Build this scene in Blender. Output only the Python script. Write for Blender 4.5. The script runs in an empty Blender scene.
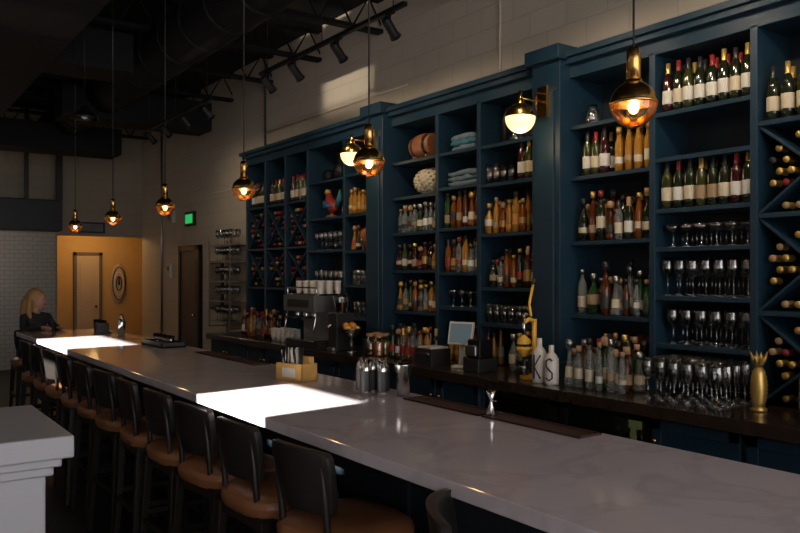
import bpy, math, random
from mathutils import Vector, Matrix, Euler
random.seed(7)
S=bpy.context.scene
COL=S.collection
# ------------------------------------------------------------------ materials
def nt(name):
    m=bpy.data.materials.new(name); m.use_nodes=True
    n=m.node_tree.nodes; l=m.node_tree.links
    return m,n,l,n['Principled BSDF']
def mat(name,col,rough=.5,metal=0,spec=.5,emit=None,es=0,noise=0,nscale=8,coat=0,bump=0,bscale=60,trans=0):
    m,n,l,p=nt(name)
    p.inputs['Base Color'].default_value=(*col,1); p.inputs['Roughness'].default_value=rough
    p.inputs['Metallic'].default_value=metal; p.inputs['Specular IOR Level'].default_value=spec
    p.inputs['Coat Weight'].default_value=coat
    p.inputs['Transmission Weight'].default_value=trans
    if emit: p.inputs['Emission Color'].default_value=(*emit,1); p.inputs['Emission Strength'].default_value=es
    tc=n.new('ShaderNodeTexCoord')
    if noise:
        t=n.new('ShaderNodeTexNoise'); t.inputs['Scale'].default_value=nscale; t.inputs['Detail'].default_value=6
        r=n.new('ShaderNodeMix'); r.data_type='RGBA'
        r.inputs[6].default_value=(*[c*(1-noise) for c in col],1); r.inputs[7].default_value=(*[min(1,c*(1+noise)) for c in col],1)
        l.new(tc.outputs['Object'],t.inputs['Vector']); l.new(t.outputs['Fac'],r.inputs[0]); l.new(r.outputs[2],p.inputs['Base Color'])
    if bump:
        t=n.new('ShaderNodeTexNoise'); t.inputs['Scale'].default_value=bscale
        b=n.new('ShaderNodeBump'); b.inputs['Strength'].default_value=bump; b.inputs['Distance'].default_value=.005
        l.new(tc.outputs['Object'],t.inputs['Vector']); l.new(t.outputs['Fac'],b.inputs['Height']); l.new(b.outputs[0],p.inputs['Normal'])
    return m
def brick(name,col,mortar,axis,bw,bh,ms,rough,bump=.3,var=.9):
    m,n,l,p=nt(name)
    tc=n.new('ShaderNodeTexCoord'); s=n.new('ShaderNodeSeparateXYZ'); c=n.new('ShaderNodeCombineXYZ')
    l.new(tc.outputs['Object'],s.inputs[0]); l.new(s.outputs[axis],c.inputs[0]); l.new(s.outputs[2],c.inputs[1])
    b=n.new('ShaderNodeTexBrick'); b.inputs['Scale'].default_value=1; b.inputs['Brick Width'].default_value=bw; b.inputs['Row Height'].default_value=bh
    b.inputs['Mortar Size'].default_value=ms; b.inputs['Color1'].default_value=(*col,1); b.inputs['Color2'].default_value=(*[x*var for x in col],1); b.inputs['Mortar'].default_value=(*mortar,1)
    b.inputs['Mortar Smooth'].default_value=.3
    l.new(c.outputs[0],b.inputs['Vector']); l.new(b.outputs['Color'],p.inputs['Base Color'])
    bp=n.new('ShaderNodeBump'); bp.invert=True; bp.inputs['Strength'].default_value=bump; bp.inputs['Distance'].default_value=.01
    l.new(b.outputs['Fac'],bp.inputs['Height']); l.new(bp.outputs[0],p.inputs['Normal'])
    p.inputs['Roughness'].default_value=rough
    return m
def glassy(name,col,op=.12,rough=.03):
    m,n,l,p=nt(name)
    out=n['Material Output']; n.remove(p)
    tr=n.new('ShaderNodeBsdfTransparent'); tr.inputs[0].default_value=(*col,1)
    gl=n.new('ShaderNodeBsdfGlossy'); gl.inputs['Roughness'].default_value=rough
    lw=n.new('ShaderNodeLayerWeight'); lw.inputs['Blend'].default_value=.35
    ma=n.new('ShaderNodeMath'); ma.operation='MULTIPLY_ADD'; ma.inputs[1].default_value=.75; ma.inputs[2].default_value=op; ma.use_clamp=True
    mx=n.new('ShaderNodeMixShader'); l.new(lw.outputs['Fresnel'],ma.inputs[0]); l.new(ma.outputs[0],mx.inputs[0])
    l.new(tr.outputs[0],mx.inputs[1]); l.new(gl.outputs[0],mx.inputs[2]); l.new(mx.outputs[0],out.inputs[0])
    return m
def liquid(name,col,a=.55):
    m,n,l,p=nt(name); out=n['Material Output']
    p.inputs['Base Color'].default_value=(*col,1); p.inputs['Roughness'].default_value=.08; p.inputs['Coat Weight'].default_value=.5
    tr=n.new('ShaderNodeBsdfTransparent'); tr.inputs[0].default_value=(*[min(1,c*1.3+.05) for c in col],1)
    mx=n.new('ShaderNodeMixShader'); mx.inputs[0].default_value=a
    l.new(tr.outputs[0],mx.inputs[1]); l.new(p.outputs[0],mx.inputs[2]); l.new(mx.outputs[0],out.inputs[0])
    return m
NAVY=mat('navy_paint',(.008,.029,.050),.42,noise=.12,nscale=3)
NAVYD=mat('navy_dark',(.005,.012,.020),.5)
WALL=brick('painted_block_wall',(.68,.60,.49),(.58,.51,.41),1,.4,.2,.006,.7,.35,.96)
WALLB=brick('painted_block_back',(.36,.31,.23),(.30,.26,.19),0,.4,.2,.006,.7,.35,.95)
TILE=brick('white_tile',(.42,.40,.36),(.22,.21,.19),0,.15,.075,.004,.25,.4,.97)
CEIL=mat('ceiling_black',(.004,.004,.004),.9,noise=.3)
STEEL=mat('duct_dark',(.006,.006,.0065),.7,noise=.2,spec=.25)
BLACK=mat('black_metal',(.012,.012,.013),.4,metal=.4)
FLOOR=mat('floor_dark',(.03,.027,.025),.45,noise=.3,nscale=2)
def quartz():
    m,n,l,p=nt('quartz_top')
    tc=n.new('ShaderNodeTexCoord'); t=n.new('ShaderNodeTexNoise'); t.inputs['Scale'].default_value=2.2; t.inputs['Detail'].default_value=10; t.inputs['Distortion'].default_value=.6
    r=n.new('ShaderNodeValToRGB'); e=r.color_ramp.elements; e[0].position=.30; e[0].color=(.57,.52,.55,1); e[1].position=.75; e[1].color=(.60,.55,.58,1)
    x=e.new(.50); x.color=(.53,.48,.51,1); x=e.new(.46); x.color=(.59,.54,.57,1); x=e.new(.54); x.color=(.60,.55,.58,1)
    l.new(tc.outputs['Object'],t.inputs['Vector']); l.new(t.outputs['Fac'],r.inputs[0]); l.new(r.outputs[0],p.inputs['Base Color'])
    p.inputs['Roughness'].default_value=.09; return m
QUARTZ=quartz()
WOODD=mat('dark_counter_wood',(.035,.022,.016),.22,noise=.4,nscale=14,coat=.3)
STW=mat('stool_wood',(.014,.010,.008),.4,noise=.3,nscale=20)
STB=mat('stool_back_leather',(.016,.013,.012),.45,bump=.15)
LEATH=mat('brown_leather',(.27,.11,.045),.32,noise=.25,nscale=9,bump=.2)
BRASS=mat('brass',(.62,.36,.11),.22,metal=1)
CHROME=mat('steel_polished',(.65,.65,.64),.18,metal=1)
SILVER=mat('steel_brushed',(.42,.41,.39),.35,metal=1)
WHITE=mat('white_trim',(.40,.40,.425),.45)
WHITEP=mat('white_ceramic',(.62,.59,.54),.3)
CREAM=mat('cream_label',(.52,.45,.32),.6); LWHITE=mat('white_label',(.58,.56,.50),.6); LBLACK=mat('black_label',(.02,.02,.02),.5)
LGOLD=mat('gold_label',(.42,.26,.07),.4,metal=.4); LRED=mat('red_label',(.26,.025,.015),.5); LBLUE=mat('blue_label',(.02,.07,.16),.5); LORG=mat('orange_label',(.50,.20,.03),.5)
LTAN=mat('tan_label',(.30,.20,.11),.6)
FOILG=mat('foil_gold',(.65,.42,.12),.35,metal=.7); FOILB=mat('foil_black',(.015,.015,.015),.35); FOILR=mat('foil_red',(.22,.02,.02),.35); CORK=mat('cork',(.35,.21,.10),.7)
GDARK=mat('wine_glass_dark',(.012,.016,.007),.1,coat=.5); GRED=mat('wine_dark_red',(.03,.006,.006),.1,coat=.5); GOLIVE=mat('wine_olive',(.03,.034,.008),.1,coat=.5)
GGREEN=liquid('glass_green',(.03,.08,.02),.65); AMBER=liquid('whisky_amber',(.30,.085,.012),.6); DAMB=liquid('rum_dark',(.09,.022,.006),.75); GOLDL=liquid('gold_spirit',(.50,.25,.035),.6)
CLEAR=liquid('clear_spirit',(.50,.52,.50),.22); BLUEG=liquid('blue_glass',(.03,.12,.22),.5); REDL=liquid('red_liqueur',(.25,.02,.01),.65)
GLASS=glassy('clear_glass',(.90,.92,.92),.2,.10)
GLOBE=glassy('globe_glass',(1,.93,.8),.05)
FIL=mat('bulb_filament',(1,.6,.2),.5,emit=(1,.47,.14),es=16)
OPAL=mat('opal_globe',(1,.85,.6),.4,emit=(1,.62,.27),es=1.7)
WOOD=mat('warm_wood',(.36,.18,.07),.5,noise=.35,nscale=18); WOODR=mat('barrel_wood',(.24,.09,.035),.45,noise=.3,nscale=25)
CADDY=mat('caddy_bamboo',(.62,.36,.10),.5,noise=.2,nscale=20)
YEL=mat('yellow_paint',(.75,.42,.05),.35); ORANGE=mat('orange_fruit',(.75,.25,.03),.5,bump=.3); LEMON=mat('lemon_fruit',(.75,.55,.06),.5)
REDMAT=mat('red_rubber',(.04,.009,.008),.5,bump=.4,bscale=200)
CLOTH=mat('grey_blue_cloth',(.11,.15,.18),.9,noise=.5,nscale=20); CYAN=mat('teal_box',(.03,.13,.18),.6)
WARMW=mat('alcove_wall',(.55,.36,.13),.7,noise=.08)
DOORM=mat('door_grey',(.12,.10,.085),.5); DOORL=mat('door_pale',(.50,.40,.27),.5)
SKIN=mat('skin',(.55,.31,.21),.5); HAIR=mat('blonde_hair',(.40,.23,.09),.5,noise=.5,nscale=50); SHIRT=mat('black_shirt',(.018,.018,.022),.8); JEAN=mat('dark_jeans',(.02,.03,.06),.85); LIP=mat('lip',(.35,.08,.07),.5); EYE=mat('eye',(.03,.02,.02),.2)
SCREEN=mat('screen_glow',(.1,.15,.18),.2,emit=(.45,.6,.65),es=.08)
EXITG=mat('exit_green',(.02,.4,.1),.5,emit=(.05,1,.25),es=.4)
PICT=mat('print_art',(.16,.16,.15),.5,noise=.7,nscale=5)
COOLER_GLOW=mat('fridge_back_glow',(.2,.3,.12),.4,emit=(.55,.6,.2),es=.12)  # cooler back panel glows by itself, interior light put into its material

# ------------------------------------------------------------------ builder
class B:
    def __init__(s): s.v=[];s.f=[];s.m=[];s.sm=[];s.mats=[]
    def mi(s,m):
        if m not in s.mats: s.mats.append(m)
        return s.mats.index(m)
    def add(s,vs,fs,m,T=None,smooth=False):
        o=len(s.v)
        for p in vs:
            p=Vector(p)
            if T is not None: p=T@p
            s.v.append(tuple(p))
        for i,f in enumerate(fs):
            s.f.append(tuple(o+k for k in f)); s.m.append(s.mi(m[i] if isinstance(m,list) else m)); s.sm.append(smooth)
    def box(s,x0,x1,y0,y1,z0,z1,m,T=None):
        vs=[(x,y,z) for x in(x0,x1) for y in(y0,y1) for z in(z0,z1)]
        s.add(vs,[(0,1,3,2),(4,6,7,5),(0,4,5,1),(2,3,7,6),(0,2,6,4),(1,5,7,3)],m,T)
    def lathe(s,prof,loc=(0,0,0),seg=12,T=None,m=None,sx=1,sy=1):
        vs=[];fs=[];ms=[]
        for q in prof:
            for i in range(seg):
                a=2*math.pi*i/seg; vs.append((loc[0]+q[0]*math.cos(a)*sx,loc[1]+q[0]*math.sin(a)*sy,loc[2]+q[1]))
        for j in range(len(prof)-1):
            mm=prof[j][2] if len(prof[j])>2 else m
            for i in range(seg):
                k=(i+1)%seg; fs.append((j*seg+i,j*seg+k,(j+1)*seg+k,(j+1)*seg+i)); ms.append(mm)
        s.add(vs,fs,ms,T,True)
    def sphere(s,c,r,m,seg=14,rings=9,sc=(1,1,1),T=None,a0=0,a1=math.pi):
        prof=[]
        for j in range(rings+1):
            a=a0+(a1-a0)*j/rings; prof.append((max(r*math.sin(a),.0001),-r*math.cos(a)*sc[2]))
        s.lathe(prof,c,seg,T,m,sc[0],sc[1])
    def tube(s,pts,r,m,seg=8,T=None,cap=True):
        P=[Vector(p) for p in pts]; R=r if isinstance(r,(list,tuple)) else [r]*len(P)
        vs=[];fs=[];up=None
        for i,p in enumerate(P):
            d=(P[min(i+1,len(P)-1)]-P[max(i-1,0)]).normalized()
            if up is None:
                up=Vector((0,0,1)) if abs(d.z)<.9 else Vector((1,0,0))
            a=d.cross(up).normalized(); b=a.cross(d).normalized(); up=b
            for k in range(seg):
                t=2*math.pi*k/seg; vs.append(p+(a*math.cos(t)+b*math.sin(t))*R[i])
        for i in range(len(P)-1):
            for k in range(seg):
                q=(k+1)%seg; fs.append((i*seg+k,i*seg+q,(i+1)*seg+q,(i+1)*seg+k))
        if cap: fs.append(tuple(range(seg))); fs.append(tuple((len(P)-1)*seg+k for k in reversed(range(seg))))
        s.add(vs,fs,m,T,True)
    def build(s,name,bevel=0,parent=None,auto=True):
        me=bpy.data.meshes.new(name); me.from_pydata(s.v,[],s.f)
        for m in s.mats: me.materials.append(m)
        me.polygons.foreach_set('material_index',s.m); me.polygons.foreach_set('use_smooth',s.sm)
        me.update()
        import bmesh
        bm=bmesh.new(); bm.from_mesh(me); bmesh.ops.recalc_face_normals(bm,faces=bm.faces); bm.to_mesh(me); bm.free()
        o=bpy.data.objects.new(name,me); COL.objects.link(o)
        if bevel:
            md=o.modifiers.new('bevel','BEVEL'); md.width=bevel; md.segments=2; md.limit_method='ANGLE'
        if parent: o.parent=parent
        return o
def TR(x,y,z,rz=0,ry=0,rx=0,s=1):
    return Matrix.Translation((x,y,z))@Euler((rx,ry,rz)).to_matrix().to_4x4()@Matrix.Scale(s,4)
def light(kind,name,loc,e,col,size=.05,parent=None,aim=None,ang=60,blend=.6):
    d=bpy.data.lights.new(name,kind); d.energy=e; d.color=col
    if kind in('POINT','SPOT'): d.shadow_soft_size=size
    if kind=='SPOT': d.spot_size=math.radians(ang); d.spot_blend=blend
    o=bpy.data.objects.new(name,d); COL.objects.link(o); o.location=loc
    if aim: o.rotation_euler=(Vector(aim)-Vector(loc)).to_track_quat('-Z','Y').to_euler()
    if parent: o.parent=parent
    return o
# ------------------------------------------------------------------ room
XL,XR,YB,YF,ZC=-3.0,4.55,-3.0,15.0,4.6
b=B(); b.box(XL-.2,6.0,YB-.2,17.2,-.1,0,FLOOR); b.build('floor')
b=B(); b.box(XL-.2,6.0,YB-.2,17.2,ZC,ZC+.15,CEIL); b.build('ceiling')
b=B(); b.box(XR,XR+.2,YB,YF,0,ZC,WALL); b.build('wall_right')
SE=math.tan(math.radians(30)); SK=.13
def patch(xa,xb,ya,yb,z=1.07):
    k=math.sqrt(1+SK*SK)
    return (ya-(xa-XL)*SK, yb-(xb-XL)*SK, z+(xa-XL)*k*SE, z+(xb-XL)*k*SE)
ap=[patch(1.275,1.93,2.90,3.73), patch(1.275,1.98,6.45,7.75)]
apx=[(5.92,6.21,3.30,3.475)]  # unseen opening added to shape the outside spot into the wall patch
b=B()
def wall_holes(b,holes,y0,y1,z0,z1,m):
    ys=sorted(set([y0,y1]+[h[0] for h in holes]+[h[1] for h in holes])); zs=sorted(set([z0,z1]+[h[2] for h in holes]+[h[3] for h in holes]))
    for i in range(len(ys)-1):
        for j in range(len(zs)-1):
            cy=(ys[i]+ys[i+1])/2; cz=(zs[j]+zs[j+1])/2
            if any(h[0]<cy<h[1] and h[2]<cz<h[3] for h in holes): continue
            b.box(XL-.04,XL,ys[i],ys[i+1],zs[j],zs[j+1],m)
wall_holes(b,ap+apx,YB,17.2,0,ZC,WALL); b.build('wall_left')
b=B()
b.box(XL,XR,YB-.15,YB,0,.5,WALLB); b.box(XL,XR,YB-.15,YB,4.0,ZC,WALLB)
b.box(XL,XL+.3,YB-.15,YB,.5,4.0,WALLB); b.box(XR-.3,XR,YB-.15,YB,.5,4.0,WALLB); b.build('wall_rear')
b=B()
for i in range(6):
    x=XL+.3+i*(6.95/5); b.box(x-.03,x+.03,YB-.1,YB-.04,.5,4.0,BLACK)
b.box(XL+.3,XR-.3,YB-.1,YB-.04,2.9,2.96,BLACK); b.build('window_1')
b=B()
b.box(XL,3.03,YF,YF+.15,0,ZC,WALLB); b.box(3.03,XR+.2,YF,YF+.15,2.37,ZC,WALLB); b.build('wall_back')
b=B(); b.box(XL,3.0,YF-.03,YF,0,2.42,TILE); b.build('trim_1')
b=B(); b.box(XL,3.02,YF-.5,YF-.03,2.42,2.95,NAVYD); b.build('trim_2',.01)
b=B(); b.box(2.9,3.0,YF-.6,YF-.52,2.95,ZC,BLACK); b.box(2.4,2.46,YF-.6,YF-.54,2.95,ZC,BLACK); b.build('trim_3')
b=B(); b.box(2.6,6.0,16.9,17.05,0,2.7,WARMW); b.build('wall_alcove_back')
b=B(); b.box(2.6,2.9,YF+.15,16.9,0,2.7,WARMW); b.build('wall_alcove_left')
b=B(); b.box(5.8,6.0,YF+.15,16.9,0,2.7,WARMW); b.build('wall_alcove_right')
b=B(); b.box(4.76,5.8,YF,YF+.15,0,2.7,WARMW); b.build('wall_alcove_front')
b=B(); b.box(2.6,6.0,YF+.15,17.05,2.7,2.8,WARMW); b.build('ceiling_alcove')
b=B(); b.box(3.78,4.22,16.84,16.9,0,2.05,DOORL); b.box(3.72,3.78,16.83,16.9,0,2.12,DOORM); b.box(4.22,4.28,16.83,16.9,0,2.12,DOORM); b.box(3.72,4.28,16.83,16.9,2.05,2.12,DOORM); b.sphere((4.15,16.81,1.0),.03,BRASS)
for (z0,z1) in((.2,.95),(1.1,1.9)): b.box(3.85,4.10,16.83,16.84,z0,z1,DOORL)
b.build('door_2',.004)
b=B()
b.lathe([(.001,-.0),(.30,.0),(.30,.03),(.24,.045),(.001,.045)],(0,0,0),20,TR(4.62,16.89,1.47,0,0,math.pi/2),DOORL,.55,1.45)
for k,(r0) in enumerate((.24,.17,.10)):
    b.tube([(4.62+.55*r0*math.cos(a*.3927),16.835,1.47+1.45*r0*math.sin(a*.3927)) for a in range(17)],.012,LBLACK if k%2==0 else WHITEP,6)
b.tube([(4.62,16.835,1.62),(4.62,16.82,1.44)],[.012,.025],LBLACK); b.build('carved_wall_mask')
b=B(); b.box(XR-.04,XR,11.95,12.75,.0,2.05,DOORM); b.box(XR-.06,XR,11.87,11.95,0,2.13,BLACK); b.box(XR-.06,XR,12.75,12.83,0,2.13,BLACK); b.box(XR-.06,XR,11.87,12.83,2.05,2.13,BLACK); b.sphere((XR-.08,12.05,1.0),.03,CHROME); b.box(XR-.05,XR-.04,12.05,12.65,1.2,1.9,DOORM); b.build('door_1')
b=B(); b.box(XR-.05,XR,12.15,12.55,2.45,2.68,LBLACK); b.box(XR-.055,XR-.05,12.19,12.51,2.49,2.64,EXITG); b.build('exit_sign')
b=B(); b.box(XR-.04,XR,11.0,11.5,1.12,1.86,LBLACK); b.box(XR-.045,XR-.04,11.05,11.45,1.17,1.81,PICT); b.build('framed_print')
b=B(); b.box(3.35,3.85,YF-.06,YF,2.42,2.62,LBLACK); b.box(3.39,3.81,YF-.065,YF-.06,2.45,2.59,PICT); b.build('hanging_sign')
b=B(); b.box(XR-.05,XR,13.3,13.42,1.6,1.85,WHITEP); b.box(XR-.06,XR-.05,13.33,13.39,1.72,1.8,LBLACK); b.build('wall_thermostat',.005)
b=B(); b.box(XR-.06,XR,13.15,13.35,2.55,2.75,WHITEP); b.lathe([(.05,0),(.04,.03),(.001,.03)],(0,0,0),12,TR(XR-.06,13.25,2.65,0,-math.pi/2),SILVER); b.build('alarm_speaker')
b=B()
b.tube([(XR-.02,4.94,3.24),(XR-.02,4.94,ZC)],.012,WALL); b.tube([(XR-.02,9.55,.0),(XR-.02,9.55,ZC)],.015,SILVER)
b.tube([(XR-.02,13.8,0),(XR-.02,13.8,ZC)],.02,SILVER)
b.tube([(XR-.02,6.3,3.55),(XR-.02,9.55,3.55)],.012,WALL); b.tube([(XR-.02,9.55,2.9),(XR-.02,12.3,2.9),(XR-.02,12.3,2.68)],.01,WALL)
b.build('wall_conduit')
b=B(); b.box(XR-.02,XR,9.4,11.85,0,.12,BLACK); b.box(XR-.02,XR,12.85,YF-.1,0,.12,BLACK); b.build('baseboard_right')
b=B()
for i in range(13):
    y=-1+i*1.3
    b.box(XL,XR,y-.06,y+.06,4.52,4.6,STEEL); b.box(XL,XR,y-.05,y+.05,4.18,4.22,STEEL)
    x=XL
    while x<XR-.3:
        b.tube([(x,y,4.2),(x+.2,y,4.54),(x+.4,y,4.2)],.012,STEEL,5); x+=.4
b.build('ceiling_joists')
b=B()
b.lathe([(.27,0),(.27,9.5)]+[],(0,0,0),20,TR(2.75,5.2,4.05,0,0,-math.pi/2),STEEL); 
for i in range(16):
    b.lathe([(.27,0),(.285,.01),(.285,.03),(.27,.04)],(0,0,0),20,TR(2.75,5.2+i*.62,4.05,0,0,-math.pi/2),STEEL)
b.lathe([(.001,0),(.27,0)],(0,0,0),20,TR(2.75,5.2,4.05,0,0,-math.pi/2),STEEL)
b.box(-.2,2.4,8.2,8.75,3.75,4.15,STEEL); b.box(2.2,4.2,10.6,11.1,3.7,4.1,STEEL); b.box(-1,3.5,12.6,13.2,3.55,3.95,STEEL); b.box(.9,1.6,5.5,14.5,3.72,4.1,STEEL)
for y in(5.8,7.5,9.3,11.2): b.tube([(2.75,y,4.3),(2.75,y,4.6)],.01,STEEL,6)
b.build('ventilation_duct',.01)

# ------------------------------------------------------------------ back bar shelving
ZT=3.19; XS=4.15; XBk=4.50
b=B()
b.box(XBk,XBk+.03,1.08,9.32,.92,ZT,NAVYD)
dv=[1.10,1.77,2.43,3.11,4.78,5.33,6.89,7.68,8.22,8.76,9.30]
for y in dv: b.box(XS,XBk,y-.022,y+.022,.92,3.06,NAVY)
for (y0,y1) in((3.80,4.07),(6.02,6.31)):
    b.box(4.05,XBk,y0,y1,.92,3.22,NAVY); b.box(4.035,4.05,y0+.05,y1-.05,1.1,2.95,NAVY)
    b.box(4.0,XBk,y0-.03,y1+.03,3.16,3.26,NAVY); b.box(4.02,XBk,y0-.015,y1+.015,.92,1.04,NAVY)
b.box(XS,XBk,1.08,9.32,3.04,ZT,NAVY); b.box(4.10,XBk+.03,1.06,9.34,3.13,3.17,NAVY); b.box(4.07,XBk+.03,1.04,9.36,3.17,ZT+.02,NAVY)
cols={'Z2':(1.122,1.748,[2.51,1.995,1.45]),'Z':(1.792,2.408,[2.51,1.995,1.45]),'A':(2.452,3.088,[2.67,2.386,2.063,1.823,1.518,1.219]),
'Bc':(3.132,3.80,[2.70,2.34,1.885,1.375]),'C':(4.07,4.758,[2.69,2.38,1.98,1.55,1.265]),'D':(4.802,5.308,[2.70,2.40,2.05,1.675,1.38]),
'E':(5.352,6.02,[2.70,2.37,2.04,1.695,1.317]),'F':(6.31,6.868,[2.68,2.27,1.90,1.55,1.22]),'G':(6.912,7.658,[2.67,2.27,1.92,1.5,1.2]),
'H1':(7.702,8.198,[2.50,1.98,1.5]),'H2':(8.242,8.738,[2.50,1.98,1.5]),'H3':(8.782,9.278,[2.50,1.98,1.5])}
for k,(y0,y1,zs) in cols.items():
    for z in zs: b.box(XS+.005,XBk,y0,y1,z-.028,z,NAVY)
def xr(y0,y1,z0,z1):
    t=.009
    for (a,c) in(((y0,z0),(y1,z1)),((y0,z1),(y1,z0))):
        d=Vector((c[0]-a[0],c[1]-a[1])).normalized(); n=Vector((-d.y,d.x))*t
        vs=[]
        for x in(XS+.02,XBk):
            for p in(a,c):
                for sg in(-1,1): vs.append((x,p[0]+sg*n.x,p[1]+sg*n.y))
        b.add(vs,[(0,1,3,2),(4,6,7,5),(0,4,5,1),(2,3,7,6),(0,2,6,4),(1,5,7,3)],NAVY)
racks=[]
for k in('Z2','Z'):
    y0,y1,_=cols[k]
    for z0,z1 in((.93,1.422),(1.45,1.967),(1.995,2.482)): racks.append((y0,y1,z0,z1,0))
for k in('H1','H2','H3'):
    y0,y1,_=cols[k]
    for z0,z1 in((1.5,1.952),(1.98,2.472)): racks.append((y0,y1,z0,z1,1))
for r in racks: xr(*r[:4])
b.build('back_bar_shelving',.003)
# ---- bottles
def bottle(b,x,y,z,kind,g,lab,cap,h=.30,r=.037,T=None,seg=12):
    a=random.uniform(.12,.26); c_=a+random.uniform(.10,.26)
    if kind=='wine':
        p=[(.001,0,g),(r,.004,g),(r,.05*h/.3,lab),(r*1.01,.052*h/.3,lab),(r*1.01,.13*h/.3,g),(r,.132*h/.3,g),(r,.185*h/.3,g),(r*.8,.205*h/.3,g),(.016,.235*h/.3,cap),(.0145,.25*h/.3,cap),(.0145,h,cap),(.001,h,cap)]
    elif kind=='lying':
        p=[(.001,0,g),(r,.004,g),(r,.185,g),(r*.8,.205,g),(.021,.225,cap),(.0185,.235,cap),(.0185,.285,cap),(.020,.286,cap),(.020,h,cap),(.001,h,cap)]
    elif kind=='round':
        p=[(.001,0,g),(r,.004,g),(r,h*a,lab),(r*1.01,h*a+.002,lab),(r*1.01,h*c_,g),(r,h*c_+.002,g),(r,h*.62,g),(r*.75,h*.7,g),(.015,h*.76,g),(.014,h*.87,cap),(.018,h*.87,cap),(.018,h,cap),(.001,h,cap)]
    elif kind=='squat':
        p=[(.001,0,g),(r*1.1,.006,g),(r*1.2,h*a,lab),(r*1.21,h*a+.002,lab),(r*1.21,h*c_,g),(r*1.15,h*.53,g),(r*.6,h*.66,g),(.014,h*.72,g),(.014,h*.84,cap),(.022,h*.84,cap),(.022,h,cap),(.001,h,cap)]
    elif kind=='bell':
        p=[(.001,0,g),(r*1.25,.006,g),(r*1.3,h*.1,g),(r*1.15,h*.2,lab),(r*1.1,h*.22,lab),(r*.95,h*.42,g),(r*.5,h*.6,g),(.015,h*.7,g),(.014,h*.82,cap),(.024,h*.83,cap),(.026,h*.93,cap),(.015,h,cap),(.001,h,cap)]
    else:
        p=[(.001,0,g),(r*.8,.004,g),(r*.85,h*a,lab),(r*.86,h*a+.002,lab),(r*.86,h*c_,g),(r*.82,h*.57,g),(r*.7,h*.68,g),(.012,h*.8,g),(.011,h*.9,cap),(.015,h*.9,cap),(.015,h,cap),(.001,h,cap)]
    if T is None and kind=='squat':
        T=TR(x,y,z,random.uniform(-.2,.2)+math.pi/4); b.lathe(p,(0,0,0),4 if random.random()<.4 else seg,T)
    elif T is None: b.lathe(p,(x,y,z),seg)
    else: b.lathe(p,(0,0,0),seg,T)
PAL={'wine':(['wine'],[GDARK,GDARK,GRED,GOLIVE],[CREAM,LWHITE,CREAM,LWHITE,LTAN],[FOILB,FOILG,FOILR,FOILB,FOILB]),
'amber':(['round','squat','tall','round','bell'],[AMBER,DAMB,AMBER,DAMB,GOLDL,CLEAR,GGREEN],[CREAM,LBLACK,LGOLD,LWHITE,LTAN,LTAN,CREAM],[FOILB,CORK,FOILG,FOILB]),
'gold':(['round','tall','squat'],[GOLDL,GOLDL,AMBER],[LORG,LGOLD,CREAM,LTAN,LWHITE],[FOILG,CORK,FOILB]),
'clear':(['round','tall','squat','bell'],[CLEAR,CLEAR,CLEAR,CLEAR,CLEAR,GGREEN,DAMB],[LWHITE,CREAM,LBLACK,CREAM,LTAN],[FOILB,SILVER,CORK]),
'mixed':(['round','squat','tall','wine','bell'],[AMBER,CLEAR,DAMB,GGREEN,GOLDL,DAMB,GDARK,GDARK,AMBER,CLEAR,GRED],[CREAM,LWHITE,LBLACK,LRED,LTAN,LGOLD,CREAM],[FOILB,FOILG,CORK,FOILR,FOILB])}
def row(pal,y0,y1,z,name,xs=(4.20,4.275,4.35),hmin=.22,hmax=.32,sp=.072,fill=1.0,r=.031):
    b=B(); K,G,L,C=PAL[pal]; n=0
    if pal=='wine': xs=(4.21,4.31)
    for q,x in enumerate(xs):
        y=y0+.045+(.03 if q%2 else 0)
        while y<y1-.04:
            if random.random()<fill:
                k=random.choice(K); wn=pal=='wine'
                h=.30+random.uniform(-.005,.015) if wn else random.uniform(hmin,hmax)
                bottle(b,x+random.uniform(-.006,.006),y,z+.001,k,random.choice(G),random.choice(L),random.choice(C),h,.0355 if wn else r*random.uniform(.88,1.05))
            y+=sp+random.uniform(.002,.008)
    if b.v: b.build(name)
def glassrow(y0,y1,z,kind='wine',xs=(4.22,4.32,4.42),sp=.085,name='wine_glasses',h=.21):
    b=B()
    for x in xs:
        y=y0+.05
        while y<y1-.04:
            if kind=='wine':
                k=h/.21
                b.lathe([(.001,0),(.034,.001),(.033,.004),(.005,.012),(.004,.09*k),(.012,.10*k),(.034,.125*k),(.040,.155*k),(.036,.19*k),(.031,h),(.030,h),(.038,.155*k),(.03,.125*k),(.001,.105*k)],(x,y,z+.001),12,None,GLASS)
            elif kind=='tumbler':
                b.lathe([(.001,0),(.031,0),(.036,h),(.034,h),(.029,.012),(.001,.012)],(x,y,z+.001),12,None,GLASS)
            elif kind=='coupe':
                b.lathe([(.001,0),(.034,.001),(.005,.01),(.004,.08),(.02,.095),(.042,.11),(.048,.14),(.046,.14),(.038,.112),(.001,.098)],(x,y,z+.001),12,None,GLASS)
            y+=sp
    b.build(name)
c=cols
row('wine',*c['Z2'][:2],2.51,'wine_bottles'); row('wine',*c['Z'][:2],2.51,'wine_bottles',sp=.08)
A0,A1=c['A'][:2]
row('wine',A0,A1,2.67,'wine_bottles',sp=.072); row('wine',A0,A1,2.063,'wine_bottles',sp=.072)
glassrow(A0,A1,1.823,'coupe',name='coupe_glasses',sp=.1); glassrow(A0,A1,1.518,'wine',sp=.09,h=.24); glassrow(A0,A1,1.219,'wine',sp=.1,h=.23)
B0,B1=c['Bc'][:2]
row('gold',B0,B0+.36,2.34,'liquor_bottles',hmin=.25); row('wine',B0+.36,B1,2.34,'wine_bottles')
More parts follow.
